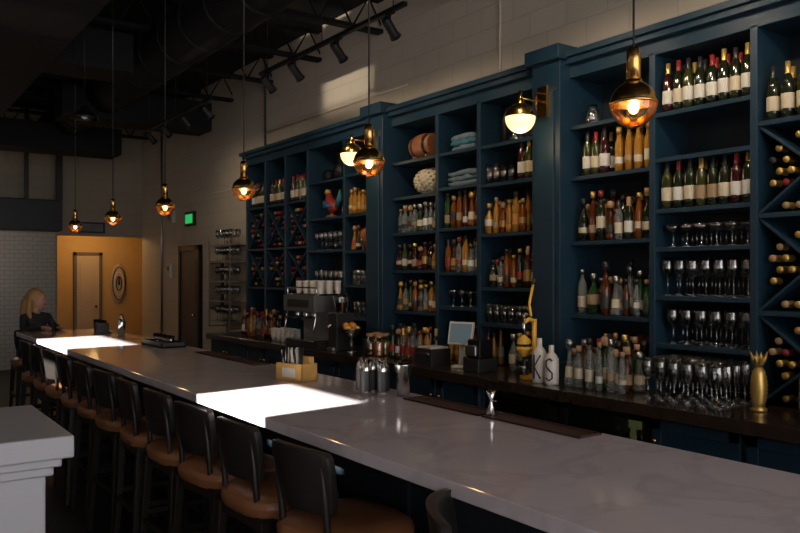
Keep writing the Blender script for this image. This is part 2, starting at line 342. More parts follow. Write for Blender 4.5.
row('mixed',B0,B1,1.885,'liquor_bottles',hmin=.26,hmax=.36); row('clear',B0,B1-.2,1.375,'liquor_bottles',hmin=.24,hmax=.38,sp=.08); row('clear',B1-.2,B1,1.375,'liquor_bottles',sp=.1,r=.042,xs=(4.22,4.34))
C0,C1=c['C'][:2]
row('wine',C0,C0+.34,2.38,'wine_bottles'); glassrow(C0+.34,C1,2.38,'tumbler',name='highball_glasses',h=.16)
row('gold',C0+.2,C1,1.98,'liquor_bottles'); row('amber',C0,C0+.22,1.98,'liquor_bottles',hmin=.22,hmax=.26); row('mixed',C0,C1,1.55,'liquor_bottles'); glassrow(C0,C1,1.265,'tumbler',name='rocks_glasses',h=.15)
D0,D1=c['D'][:2]
row('amber',D0,D1,2.05,'liquor_bottles',hmin=.26); row('mixed',D0,D1,1.675,'liquor_bottles'); glassrow(D0,D1,1.38,'coupe',name='coupe_glasses',sp=.11)
E0,E1=c['E'][:2]
row('clear',E0,E1,2.04,'liquor_bottles',hmin=.22,hmax=.28); row('mixed',E0,E1,1.695,'liquor_bottles',hmin=.20,hmax=.26); row('amber',E0,E1,1.317,'liquor_bottles',hmin=.24,hmax=.30)
F0,F1=c['F'][:2]
row('gold',F0,F1,2.27,'liquor_bottles',hmin=.22,hmax=.28); row('mixed',F0+.32,F1,1.90,'liquor_bottles'); glassrow(F0,F1,1.55,'tumbler',name='highball_glasses',h=.15); glassrow(F0,F1,1.22,'tumbler',name='highball_glasses',h=.16)
G0,G1=c['G'][:2]
glassrow(G0,G1,1.92,'wine',sp=.1); row('amber',G0,G0+.16,2.27,'liquor_bottles',hmin=.2,hmax=.26); glassrow(G0,G1,1.5,'wine',sp=.1)
for k in('H1','H2','H3'): row('wine',c[k][0],c[k][1],2.50,'wine_bottles',sp=.085)
# lying bottles
for (y0,y1,z0,z1,t) in racks:
    b=B(); w=(y1-y0); hh=(z1-z0)
    cy=(y0+y1)/2; cz=(z0+z1)/2; R=.036
    zz=z0+R+.003; rown=0
    while zz<z1-R:
        yy=y0+R+.003+(R if rown%2 else 0)
        while yy<y1-R:
            u=(yy-cy)/(w/2); v=(zz-cz)/(hh/2)
            dist=min(abs(u-v),abs(u+v))*(w/2)/1.414
            if dist>R+.006 and random.random()<.96:
                cap=random.choice([FOILG,FOILR,FOILG,CORK,FOILB,FOILG] if t==0 else [FOILR,FOILB,FOILR,FOILG])
                L=.31-random.uniform(0,.02)
                bottle(b,0,0,0,'lying',random.choice([GDARK,GDARK,GOLIVE]),LWHITE,cap,L,.034,TR(4.488,yy,zz,0,-math.pi/2),10)
            yy+=2*R+.001
        zz+=R*1.76; rown+=1
    b.build('cellared_wine_bottles')
b=B()
T=TR(4.28,5.52,2.825,0,0,-math.pi/2)
def barrel(b,T,L,r):
    pr=[(.001,0,WOODR),(r*.8,0,WOODR)]
    for i in range(9):
        t=i/8; rr=r*(.82+.18*math.sin(math.pi*t)); mm=BLACK if i in(1,6) else WOODR
        pr.append((rr,L*t,mm))
    pr+= [(.001,L,WOODR)]
    b.lathe(pr,(0,0,0),18,T)
barrel(b,T,.28,.115); b.box(4.2,4.36,5.55,5.57,2.70,2.735,WOODR); b.box(4.2,4.36,5.73,5.75,2.70,2.735,WOODR); b.build('oak_barrel')
b=B(); barrel(b,TR(4.22,6.37,2.03,0,0,-math.pi/2),.22,.10); b.box(4.16,4.29,6.4,6.42,1.9,1.95,WOODR); b.box(4.16,4.29,6.53,6.55,1.9,1.95,WOODR); b.sphere((4.12,6.48,1.99),.012,BRASS); b.build('oak_barrel')
b=B(); C=(4.30,5.62,2.50)
b.sphere(C,.12,CREAM,24,14,(1,1.45,1.02))
for i in range(150):
    a=i*2.39996; z=1-2*(i+.5)/150; q=math.sqrt(1-z*z)
    b.sphere((C[0]+q*math.cos(a)*.118,C[1]+q*math.sin(a)*.172,C[2]+z*.115),.014,CREAM if i%3 else LTAN,8,5)
b.build('white_coral_orb')
def cloth(name,y,z,m1,m2,w=.2,n=3):
    b=B()
    for i in range(n):
        for j in range(3):
            x=4.23+j*.07; pts=[(x+random.uniform(-.015,.015),y-w/2+w*k/6,z+.024+i*.043+random.uniform(-.006,.012)) for k in range(7)]
            b.tube(pts,[.018]+[.027+random.uniform(-.005,.006) for _ in range(5)]+[.014],m1 if (i+j)%2==0 else m2,8)
    b.build(name)
cloth('folded_bar_towels',5.05,2.70,CLOTH,CYAN,.32,3); cloth('folded_bar_towels',5.06,2.40,CLOTH,CLOTH,.40,3)
b=B()
b.lathe([(.001,0),(.07,0),(.06,.02),(.02,.03),(.02,.06)],(4.25,7.3,2.27),12,None,WOODR)
b.tube([(4.25,7.18,2.38),(4.25,7.26,2.38),(4.25,7.34,2.44),(4.25,7.37,2.53)],[.02,.07,.06,.03],LRED,12)
b.sphere((4.25,7.38,2.55),.04,LGOLD); b.tube([(4.25,7.41,2.55),(4.25,7.46,2.53)],[.015,.002],LORG)
b.tube([(4.25,7.2,2.38),(4.25,7.14,2.46),(4.25,7.13,2.56)],[.03,.035,.01],CYAN,8); b.tube([(4.2,7.22,2.38),(4.17,7.3,2.40),(4.19,7.36,2.44)],[.01,.04,.02],LBLUE,8)
b.build('rooster_figurine')
b=B(); T=TR(4.3,3.42,2.70,0,.12,.1)
b.tube([(0,0,.0),(0,0,.16),(0,0,.19)],[.014,.012,.02],WOOD,8,T); b.lathe([(.001,0),(.07,.0),(.07,.02),(.001,.02)],(0,0,0),18,T@TR(-.01,0,.25,0,math.pi/2),WOOD,1.15,.85)
b.lathe([(.001,0),(.05,0),(.045,.015),(.001,.015)],(4.3,3.42,2.70),14,None,WOOD); b.build('wooden_paddle')
b=B(); b.lathe([(.001,0),(.045,0),(.05,.05),(.045,.1),(.03,.12),(.035,.14),(.033,.14),(.001,.12)],(4.25,3.68,2.70),14,None,GLASS); b.build('glass_jar')
b=B(); b.lathe([(.001,0),(.06,0),(.075,.06),(.05,.12),(.02,.16),(.025,.2),(.001,.2)],(4.3,4.25,2.691),14,None,GRED); b.tube([(4.3,4.32,2.76),(4.3,4.4,2.8),(4.3,4.35,2.87)],.01,BLACK); b.build('black_teapot')
b=B(); b.lathe([(.001,0),(.05,0),(.06,.05),(.035,.1),(.02,.13),(.028,.2),(.001,.2)],(4.3,4.5,2.69),12,None,GLASS)
b.tube([(4.3,4.62,2.69),(4.3,4.64,2.9),(4.3,4.6,3.0)],[.03,.02,.008],BLACK); b.build('glass_decanter')
b=B()
b.lathe([(.001,0),(.06,0),(.08,.1),(.07,.2),(.04,.24),(.001,.25)],(4.3,6.6,2.68),14,None,NAVYD); b.build('dark_ceramic_urn')
b=B()
b.lathe([(.001,0),(.05,0),(.09,.08),(.06,.16),(.02,.19),(.03,.22),(.001,.22)],(4.3,7.2,2.67),14,None,BLACK)
b.sphere((4.3,7.45,2.74),.07,BLACK); b.build('dark_ceramic_vases')

# ------------------------------------------------------------------ back counter
b=B()
def basecab(y0,y1):
    b.box(3.74,XBk,y0,y1,.1,.87,NAVY); n=max(1,round((y1-y0)/.5)); w=(y1-y0)/n
    for i in range(n):
        a=y0+i*w+.02; d=y0+(i+1)*w-.02
        b.box(3.715,3.74,a,d,.14,.84,NAVY); b.box(3.705,3.715,a,a+.06,.14,.84,NAVY); b.box(3.705,3.715,d-.06,d,.14,.84,NAVY); b.box(3.705,3.715,a,d,.14,.2,NAVY); b.box(3.705,3.715,a,d,.78,.84,NAVY)
        yy=d-.03 if i%2==0 else a+.03
        b.sphere((3.69,yy,.72),.016,BRASS); b.tube([(3.715,yy,.72),(3.69,yy,.72)],.006,BRASS,6)
    b.box(3.8,XBk,y0,y1,0,.1,BLACK)
basecab(1.08,2.8); basecab(4.25,9.4)
b.build('back_bar_cabinet',.003)
b=B(); b.box(3.66,XBk,1.06,9.42,.872,.92,WOODD); b.box(3.655,3.66,1.06,9.42,.85,.92,WOODD); b.build('back_bar_counter',.005)
for y0 in(2.82,3.54):
    b=B(); y1=y0+.69
    b.box(3.78,XBk-.02,y0,y0+.02,.05,.86,BLACK); b.box(3.78,XBk-.02,y1-.02,y1,.05,.86,BLACK); b.box(4.4,XBk-.02,y0,y1,.05,.86,COOLER_GLOW); b.box(3.78,4.4,y0,y1,.0,.07,BLACK); b.box(3.78,4.4,y0,y1,.84,.86,BLACK)
    b.box(3.9,4.4,y0+.02,y1-.02,.44,.45,SILVER)
    for (p,q,r_,s_) in((y0,y0+.05,.05,.86),(y1-.05,y1,.05,.86),(y0,y1,.05,.10),(y0,y1,.80,.86)): b.box(3.74,3.78,p,q,r_,s_,BLACK)
    b.box(3.755,3.76,y0+.05,y1-.05,.1,.8,GLASS); b.tube([(3.72,y0+.025,.35),(3.70,y0+.025,.38),(3.70,y0+.025,.66),(3.72,y0+.025,.69)],.008,CHROME,6)
    for i in range(7):
        for z in(.072,.452): bottle(b,3.98,y0+.08+i*.088,z,'round',random.choice([GGREEN,AMBER,CLEAR]),random.choice([LWHITE,LGOLD,CREAM]),FOILG,.24,.03)
    b.build('bottle_cooler')
ZK=.921
b=B(); T=TR(3.93,3.93,ZK,math.pi)
b.lathe([(.001,0),(.10,0),(.10,.02),(.03,.035),(.001,.035)],(0,0,0),20,T,YEL); b.tube([(.0,.0,.02),(.0,0,.42)],.018,YEL,10,T)
b.tube([(0,0,.40),(.05,0,.42),(.10,0,.40)],.016,YEL,8,T); b.tube([(.10,0,.26),(.10,0,.46)],.012,CHROME,8,T)
b.lathe([(.015,.0),(.055,.05),(.055,.07),(.05,.07),(.01,.01)],(.10,0,.16),16,T,YEL); b.tube([(0,0,.18),(.05,0,.18)],.012,YEL,8,T)
b.lathe([(.05,0),(.045,.03),(.01,.06)],(.10,0,.25),16,T,YEL)
b.tube([(.03,0,.44),(0,-.05,.52),(-.05,-.06,.66)],[.010,.010,.010],YEL,8,T); b.tube([(-.05,-.06,.66),(-.065,-.063,.70)],.018,LBLACK,8,T)
b.lathe([(.001,0),(.035,0),(.04,.09),(.037,.09),(.032,.01)],(.10,0,.035),14,T,GLASS); b.build('citrus_press')
b=B()
LET=[[[(.45,.16),(.1,.175),(-.4,.16),(-.4,.12),(0,.10),(.4,.08),(.4,.045),(0,.03),(-.45,.045)]],[[(-.45,.03),(-.45,.19)],[(.45,.19),(-.42,.11),(.45,.03)]]]
for i,(y,hh) in enumerate(((3.66,.26),(3.77,.30))):
    b.lathe([(.001,0),(.048,0),(.05,.02),(.05,hh*.65),(.035,hh*.75),(.018,hh*.82),(.018,hh),(.001,hh)],(3.82,y,ZK),16,None,WHITEP)
    for seg_ in LET[i]:
        b.tube([(3.82-.0515*math.cos(a-.0+.45),y-.0515*math.sin(a+.45),ZK+z) for a,z in seg_],.006,LBLACK,6)
b.build('white_ceramic_bottles')
row('clear',3.05,3.60,ZK,'liquor_bottles',xs=(3.84,3.92,4.0),hmin=.24,hmax=.34,sp=.08); row('mixed',3.13,3.62,ZK,'liquor_bottles',xs=(4.09,4.2,4.32),hmin=.28,hmax=.34)
glassrow(2.42,3.02,ZK,'wine',xs=(3.86,3.95,4.04,4.13,4.22),sp=.09,h=.24)
b=B(); T=TR(3.98,2.30,ZK)
pr=[(.001,0),(.04,0),(.045,.01),(.02,.03)]
for i in range(9): pr+= [(.03+.018*math.sin(math.pi*(i+1)/10),.03+i*.022),(.024+.016*math.sin(math.pi*(i+1)/10),.041+i*.022)]
pr+=[(.02,.235)]
b.lathe(pr,(0,0,0),12,T,FOILG)
for i in range(8):
    a=i*.785; b.tube([(0,0,.23),(.03*math.cos(a),.03*math.sin(a),.28),(.045*math.cos(a),.045*math.sin(a),.32 if i%2 else .30)],[.014,.01,.001],FOILG,6,T)
b.build('gold_pineapple_tumbler')
row('mixed',1.3,2.1,ZK,'liquor_bottles',xs=(3.95,4.06))
b=B(); T=TR(3.93,4.74,ZK,math.radians(205))
b.lathe([(.001,0),(.08,0),(.075,.015),(.02,.02)],(0,0,0),18,T,WHITEP); b.tube([(0,0,.01),(-.02,0,.22)],.018,WHITEP,10,T)
T2=T@TR(0,0,.27,0,-.25); b.box(-.02,.0,-.105,.105,-.09,.09,WHITEP,T2); b.box(.0,.003,-.09,.09,-.075,.075,SCREEN,T2); b.build('point_of_sale_tablet')
b=B(); b.box(3.8,4.0,4.95,5.17,ZK,ZK+.13,LBLACK); b.box(3.81,3.99,4.97,5.15,ZK+.13,ZK+.145,WHITEP); b.box(3.795,3.8,4.98,5.14,ZK+.08,ZK+.10,SILVER); b.build('receipt_printer',.01)
b=B(); b.box(3.8,4.0,4.38,4.56,ZK,ZK+.1,LBLACK); b.box(3.83,3.97,4.40,4.54,ZK+.1,ZK+.24,BLACK); b.box(3.795,3.83,4.41,4.53,ZK+.12,ZK+.2,SILVER); b.build('card_reader_dock',.01)
row('mixed',5.2,5.7,ZK,'liquor_bottles',xs=(3.9,4.0,4.08),hmin=.22,hmax=.30)
row('clear',4.12,4.36,ZK,'liquor_bottles',xs=(4.1,4.2,4.3),hmin=.26,hmax=.34)
row('amber',4.62,5.3,ZK,'liquor_bottles',xs=(4.22,4.32),hmin=.26,hmax=.34)
b=B()
for i,(x,y) in enumerate(((3.86,5.8),(3.86,5.93),(3.97,5.86),(3.97,6.0))):
    b.lathe([(.001,0),(.05,0),(.052,.02),(.052,.14),(.04,.16),(.038,.18)],(x,y,ZK),16,None,GLASS); b.lathe([(.001,.005),(.047,.006),(.047,.13),(.001,.13)],(x,y,ZK),14,None,[ORANGE,AMBER,LEMON,ORANGE][i])
    b.lathe([(.042,.175),(.042,.20),(.001,.20)],(x,y,ZK),16,None,WOOD)
b.build('garnish_jars')
b=B(); b.lathe([(.001,0),(.05,0),(.10,.06),(.11,.08),(.105,.08),(.09,.055),(.001,.02)],(3.85,6.25,ZK+.15),18,None,GLASS); b.lathe([(.001,0),(.06,0),(.012,.02),(.012,.15),(.04,.16)],(3.85,6.25,ZK),14,None,GLASS)
for i in range(7):
    a=i*.9; b.sphere((3.85+.05*math.cos(a)*(i>0),6.25+.05*math.sin(a)*(i>0),ZK+.22+.03*(i%2)),.033,ORANGE if i%2 else LEMON,10,7)
b.build('fruit_bowl')
b=B()
b.box(3.76,4.12,6.72,7.42,ZK,ZK+.06,LBLACK); b.box(3.96,4.14,6.74,7.40,ZK+.06,ZK+.52,SILVER); b.box(3.72,4.14,6.74,7.40,ZK+.36,ZK+.52,SILVER)
b.box(3.74,3.98,6.78,7.36,ZK+.06,ZK+.075,CHROME); b.box(3.715,3.72,6.85,7.3,ZK+.40,ZK+.48,LBLACK)
for y in(6.9,7.08,7.26):
    b.lathe([(.035,0),(.035,.05),(.03,.06)],(3.82,y,ZK+.31),14,None,CHROME); b.tube([(3.82,y,ZK+.31),(3.74,y,ZK+.30),(3.66,y,ZK+.29)],[.012,.012,.016],LBLACK,8)
for y in(6.76,7.38): b.tube([(3.76,y,ZK+.36),(3.74,y,ZK+.25),(3.72,y,ZK+.16)],.007,CHROME,6)
b.box(3.78,4.12,6.76,7.38,ZK+.52,ZK+.54,CHROME)
for i in range(4):
    for j in range(3):
        for k in range(3): b.lathe([(.001,0),(.025,0),(.038,.06),(.036,.06),(.022,.005)],(3.85+j*.1,6.84+i*.15,ZK+.54+k*.035),12,None,WHITEP)
b.tube([(3.76,6.76,ZK+.60),(3.76,7.38,ZK+.60)],.008,CHROME,6)
for y in(6.76,7.38): b.tube([(3.76,y,ZK+.52),(3.76,y,ZK+.60)],.008,CHROME,6)
b.build('espresso_machine',.012)
b=B(); T=TR(3.9,6.52,ZK)
b.box(-.1,.1,-.08,.08,0,.36,LBLACK,T); b.box(-.13,-.05,-.06,.06,.0,.03,SILVER,T); b.tube([(-.1,0,.25),(-.16,0,.22)],.02,CHROME,8,T); b.lathe([(.05,0),(.08,.14),(.08,.16),(.001,.17)],(0,0,.36),14,T,GLASS); b.lathe([(.04,.02),(.065,.1),(.001,.1)],(0,0,.36),14,T,DAMB); b.build('coffee_grinder',.01)
b=B()
for y in(7.55,7.66,7.77,7.88):
    for x in(3.85,3.96):
        for k in range(3): b.lathe([(.001,0),(.025,0),(.04,.08),(.038,.08),(.022,.006)],(x,y,ZK+k*.03),12,None,WHITEP)
b.build('stacked_cups')
row('mixed',8.0,8.9,ZK,'syrup_bottles',xs=(3.9,4.02),hmin=.26,hmax=.34)
b=B()
for z in(1.0,1.28,1.56,1.84,2.08): b.box(4.25,XR-.005,10.1,10.85,z-.012,z,SILVER)
for y in(10.1,10.85): b.box(4.25,4.27,y-.01,y+.01,.9,2.15,SILVER); b.box(4.52,4.54,y-.01,y+.01,0,2.15,SILVER); b.box(4.25,4.54,y-.01,y+.01,.9,.92,SILVER)
b.build('glass_rack')
for z in(1.0,1.28,1.56,1.84): glassrow(10.14,10.82,z,'wine',xs=(4.32,4.42),sp=.1)
glassrow(10.14,10.82,2.08,'wine',xs=(4.32,4.42),sp=.12)

# ------------------------------------------------------------------ bar
b=B(); b.box(1.377,2.256,-.6,8.75,1.025,1.07,QUARTZ); b.build('bar_countertop',.004)
b=B()
b.box(1.78,2.22,-.5,8.35,.0,1.024,NAVYD); b.box(1.74,1.78,-.5,8.35,0,.14,NAVYD)
y=-.5
while y<8.3:
    b.box(1.765,1.78,y,y+.07,.14,1.0,NAVYD); y+=.738
b.box(1.765,1.78,-.5,8.35,.93,1.0,NAVYD)
b.build('bar_counter_base')
ZB=1.071
for (y0,y1) in((1.88,2.40),(2.42,2.95),(4.6,5.1),(5.12,5.62)):
    b=B(); b.box(2.10,2.22,y0,y1,ZB,ZB+.004,REDMAT)
    for i in range(2): b.box(2.10+i*.11,2.11+i*.11,y0,y1,ZB+.004,ZB+.008,REDMAT)
    b.box(2.10,2.22,y0,y0+.01,ZB+.004,ZB+.008,REDMAT); b.box(2.10,2.22,y1-.01,y1,ZB+.004,ZB+.008,REDMAT); b.build('bar_mat')
b=B(); T=TR(2.01,3.84,ZB,.3)
for (a,d,e,f) in((-.06,.06,-.1,-.092),(-.06,.06,.092,.1),(-.06,-.052,-.1,.1),(.052,.06,-.1,.1),(-.004,.004,-.1,.1)): b.box(a,d,e,f,0,.095,CADDY,T)
b.box(-.06,.06,-.1,.1,0,.008,CADDY,T); b.box(-.0615,-.06,-.05,.05,.02,.07,WHITEP,T)
b.box(.01,.05,-.085,.01,.008,.13,CADDY,T); b.box(.012,.048,.02,.085,.008,.125,LORG,T)
for i in range(40):
    yy=-.08+i*.0041; b.tube([(-.03+random.uniform(-.018,.015),yy,.01),(-.03+random.uniform(-.025,.02),yy+random.uniform(-.008,.008),.175+random.uniform(-.01,.01))],.003,random.choice([LBLACK,LBLACK,LBLACK,LWHITE]),5,T)
b.build('bar_caddy')
b=B()
for i,(dx,dy) in enumerate(((0,.12),(.03,.06),(.06,.0),(-.03,.03),(.02,-.04),(.07,.09))):
    x=2.05+dx; y=3.12+dy
    b.lathe([(.001,0,CHROME),(.024,0,CHROME),(.024,.02,LBLACK),(.0242,.022,LBLACK),(.0242,.12,CHROME),(.024,.122,CHROME),(.022,.14,CHROME),(.012,.155,CHROME),(.01,.175,CHROME),(.001,.175,CHROME)],(x,y,ZB),14)
b.build('bitters_dasher_bottles')
b=B(); b.lathe([(.001,0),(.03,0),(.042,.15),(.044,.155),(.042,.155),(.028,.005)],(2.15,3.02,ZB),16,None,CHROME); b.build('mixing_tin')
b=B(); b.lathe([(.024,0),(.026,.002),(.006,.05),(.006,.06),(.022,.10),(.02,.10),(.004,.058),(.004,.052),(.022,0)],(2.135,2.38,ZB+.008),16,None,CHROME); b.tube([(2.135,2.38,ZB+.063),(2.135,2.35,ZB+.068)],.003,CHROME,6); b.build('cocktail_jigger')
b=B(); b.lathe([(.001,0),(.03,0),(.042,.12),(.03,.15),(.018,.17),(.018,.2),(.001,.205)],(2.13,7.68,ZB),16,None,CHROME); b.build('cocktail_shaker')
b=B(); b.box(2.0,2.2,6.1,6.6,ZB,ZB+.01,LBLACK); b.box(2.0,2.01,6.1,6.6,ZB,ZB+.04,LBLACK); b.box(2.19,2.2,6.1,6.6,ZB,ZB+.04,LBLACK); b.box(2.0,2.2,6.1,6.11,ZB,ZB+.04,LBLACK); b.box(2.0,2.2,6.59,6.6,ZB,ZB+.04,LBLACK)
for i in range(4): b.lathe([(.001,0),(.03,0),(.035,.08),(.033,.08),(.028,.01)],(2.1,6.18+i*.11,ZB+.01),12,None,GLASS)
b.build('service_tray')
b=B()
for i in range(3): b.lathe([(.001,0),(.03,0),(.036,.12),(.034,.12),(.028,.01)],(2.08,8.15+i*.12,ZB),12,None,GLASS)
b.build('water_glasses')
b=B(); b.box(1.98,2.10,8.0,8.02,ZB,ZB+.10,LBLACK); b.box(1.96,2.12,7.98,8.04,ZB,ZB+.012,LBLACK); b.build('menu_holder')

# ------------------------------------------------------------------ stools
def stool_mesh():
    b=B()
    def ring(r,z):
        out=[]
        for i in range(28):
            a=2*math.pi*i/28; e=.6
            cx=abs(math.cos(a))**e*math.copysign(1,math.cos(a)); sy=abs(math.sin(a))**e*math.copysign(1,math.sin(a))
            out.append((.215*r*cx,.225*r*sy,z))
        return out
    rs=[ring(.96,.685),ring(1.0,.70),ring(1.02,.725),ring(.98,.75),ring(.88,.765),ring(.6,.772),ring(.02,.774)]
    vs=[v for r in rs for v in r]; fs=[]
    for j in range(len(rs)-1):
        for i in range(28): k=(i+1)%28; fs.append((j*28+i,j*28+k,(j+1)*28+k,(j+1)*28+i))
    b.add(vs,fs,LEATH,None,True)
    b.box(-.19,.19,-.20,.20,.64,.69,STW)
    for sx in(-1,1):
        for sy in(-1,1):
            x0,y0,x1,y1=sx*.175,sy*.185,sx*.215,sy*.215
            w0,w1=.021,.014
            vs=[]
            for (x,y,z,w) in((x1,y1,0,w1),(x0,y0,.68,w0)):
                vs+=[(x-w,y-w,z),(x+w,y-w,z),(x+w,y+w,z),(x-w,y+w,z)]
            b.add(vs,[(0,1,2,3),(4,5,6,7),(0,1,5,4),(1,2,6,5),(2,3,7,6),(3,0,4,7)],STW)
    b.box(.185,.21,-.2,.2,.24,.28,STW); b.box(.18,.212,-.19,.19,.28,.285,BRASS)
    b.box(-.21,-.185,-.2,.2,.32,.35,STW); b.box(-.2,.2,-.212,-.19,.36,.39,STW); b.box(-.2,.2,.19,.212,.36,.39,STW)
    for sy in(-1,1): b.tube([(-.175,sy*.14,.64),(-.185,sy*.14,.80),(-.205,sy*.14,1.0)],.014,STW,8)
    rows=[(.83,.150,-.192),(.86,.165,-.195),(.92,.172,-.204),(.99,.177,-.214),(1.045,.174,-.222),(1.06,.160,-.225)]
    m=12; vs=[]
    for th in(0,1):
        for (z,w,x) in rows:
            for i in range(m+1):
                t=-1+2*i/m; xx=x+.04*t*t + (-.028 if th==0 else .0)
                zz=z-(.012*t*t if z>1.03 else 0)
                vs.append((xx,w*t,zz))
    R=len(rows); N=m+1; fs=[]
    for th in(0,1):
        for j in range(R-1):
            for i in range(m): a=th*R*N+j*N+i; fs.append((a,a+1,a+N+1,a+N))
    o=R*N
    for i in range(m):
        fs.append((i,i+1,o+i+1,o+i)); q=(R-1)*N+i; fs.append((q,q+1,o+q+1,o+q))
    for j in range(R-1):
        for i in(0,m): a=j*N+i; fs.append((a,a+N,o+a+N,o+a))
    b.add(vs,fs,STB,None,True)
    return b.build('bar_stool',.004)
st=stool_mesh(); 
pos=[(1.42,1.46,-39),(1.49,2.46,6),(1.49,3.00,3),(1.49,3.52,6),(1.49,4.02,2),(1.49,4.54,-2),(1.49,5.07,4),(1.49,5.60,0),(1.49,6.12,-3),(1.49,6.65,3),(1.49,7.17,0),(1.49,7.70,2),(1.62,9.13,-90)]
for i,(x,y,a) in enumerate(pos):
    o=st if i==0 else bpy.data.objects.new('bar_stool',st.data)
    if i: 
        COL.objects.link(o); md=o.modifiers.new('bevel','BEVEL'); md.width=.004; md.segments=2; md.limit_method='ANGLE'
    o.location=(x,y,0); o.rotation_euler=(0,0,math.radians(a))

# ------------------------------------------------------------------ half wall
b=B(); X1,Y0,X0,Y1=.50,2.64,-.9,3.2
b.box(X0,X1,Y0,Y1,0,1.02,WHITE); b.box(X0-.02,X1+.02,Y0-.02,Y1+.02,1.02,1.05,WHITE); b.box(X0-.04,X1+.04,Y0-.04,Y1+.04,1.05,1.08,WHITE); b.box(X0-.07,X1+.07,Y0-.07,Y1+.07,1.08,1.15,WHITE); b.box(X0-.02,X1+.02,Y0-.02,Y1+.02,0,.15,WHITE)
b.build('half_wall_partition',.006)

# ------------------------------------------------------------------ pendants & sconces
def pendant(y,x=1.8,z=2.13):
    e=bpy.data.objects.new('globe_pendant_lamp',None); COL.objects.link(e); e.location=(x,y,z)
    b=B(); R=.066
    b.sphere((0,0,0),R,BRASS,24,8,a0=math.pi/2,a1=math.pi*.96)
    b.lathe([(R,0),(R+.003,-.002),(R+.003,.006),(R,.008)],(0,0,0),24,None,BRASS)
    b.lathe([(.001,.06),(.02,.06),(.02,.15),(.014,.16),(.001,.16)],(0,0,0),16,None,BRASS); b.lathe([(.024,.058),(.024,.068),(.02,.07)],(0,0,0),16,None,BRASS)
    b.tube([(0,0,.155),(0,0,ZC-z)],.0035,LBLACK,6); b.lathe([(.05,-.02),(.05,0),(.001,0)],(0,0,ZC-z),14,None,BLACK); b.lathe([(.001,-.02),(.05,-.02)],(0,0,ZC-z),14,None,BLACK)
    b.lathe([(.012,.02),(.012,.05)],(0,0,0),10,None,LBLACK); b.build('cap_and_cord',parent=e)
    b=B(); b.sphere((0,0,0),R-.001,GLOBE,24,10,a0=0.001,a1=math.pi/2); b.build('glass_globe',parent=e)
    b=B(); b.sphere((0,0,-.006),.015,FIL,12,8,(1,1,1.4)); b.build('bulb',parent=e)
    light('POINT','lamp',(0,0,-.045),1.0,(1,.62,.3),.03,e)
for y in(1.41,2.78,4.07,5.41,6.74,8.09): pendant(y)
def sconce(y,z):
    e=bpy.data.objects.new('brass_wall_sconce',None); COL.objects.link(e); e.location=(4.035,y,z)
    b=B(); b.box(-.025,0,-.045,.045,.03,.25,BRASS); b.tube([(-.02,0,.14),(-.235,0,.14)],.009,BRASS,8); b.tube([(-.02,0,.2),(-.08,0,.2),(-.08,0,.08)],.006,BRASS,6); b.tube([(-.235,0,.19),(-.235,0,.08)],.012,BRASS,8)
    b.sphere((-.235,0,0),.106,BRASS,24,7,a0=math.pi*.52,a1=math.pi*.99); b.lathe([(.03,.09),(.03,.13),(.012,.14)],(-.235,0,0),14,None,BRASS); b.build('bracket',parent=e)
    b=B(); b.sphere((-.235,0,0),.104,OPAL,24,12,a0=.001,a1=math.pi*.55); b.build('opal_globe',parent=e)
    light('POINT','lamp',(-.235,0,-.16),2.0,(1,.7,.4),.08,e)
sconce(3.935,2.74); sconce(6.165,2.77)
b=B(); b.lathe([(.02,.12),(.03,.10),(.06,.08),(.11,.03),(.125,0),(.12,0),(.1,.03),(.02,.09)],(1.75,7.5,3.08),20,None,BLACK); b.tube([(1.75,7.5,3.19),(1.75,7.5,ZC)],.006,BLACK,6); b.sphere((1.75,7.5,3.11),.03,WHITEP); b.build('dome_pendant_lamp')
def track(y0,y1,heads,e=26):
    b=B(); X=3.2; Z=3.57
    b.box(X-.018,X+.018,y0,y1,Z-.015,Z+.015,BLACK)
    for y in(y0+.15,(y0+y1)/2,y1-.15): b.tube([(X,y,Z),(X,y,ZC)],.004,BLACK,6)
    E=bpy.data.objects.new('track_light_rail',None); COL.objects.link(E)
    for y in heads:
        b.box(X-.015,X+.015,y-.04,y+.04,Z-.03,Z-.015,BLACK); b.tube([(X,y,Z-.03),(X,y,Z-.09)],.008,BLACK,6)
        T=TR(X,y,Z-.12)@Euler((.25,-math.radians(50),0)).to_matrix().to_4x4()
        b.lathe([(.001,.08),(.03,.08),(.036,.06),(.036,-.06),(.046,-.09),(.042,-.09),(.03,-.05),(.001,-.05)],(0,0,0),14,T,BLACK)
        d=(T.to_3x3()@Vector((0,0,-1))).normalized(); p=T@Vector((0,0,-.085))
        light('SPOT','spot',p+d*.02,e,(1,.80,.58),.03,E,p+d,105,.8)
    b.build('rail_and_heads',parent=E)
track(4.47,6.85,[4.66,5.40,6.14,6.69],18); track(8.07,10.4,[8.22,8.88,9.62,10.2],7); track(1.0,3.75,[1.3,2.0,2.7,3.4],23)  # last track is out of view, added for its light on the shelves

b=B(); b.lathe([(.001,.72),(.42,.72),(.42,.75),(.001,.75)],(.9,10.6,0),28,None,WOODD); b.tube([(.9,10.6,.03),(.9,10.6,.72)],.035,BLACK,10); b.lathe([(.001,0),(.26,0),(.25,.02),(.04,.04)],(.9,10.6,0),24,None,BLACK); b.build('round_dining_table')

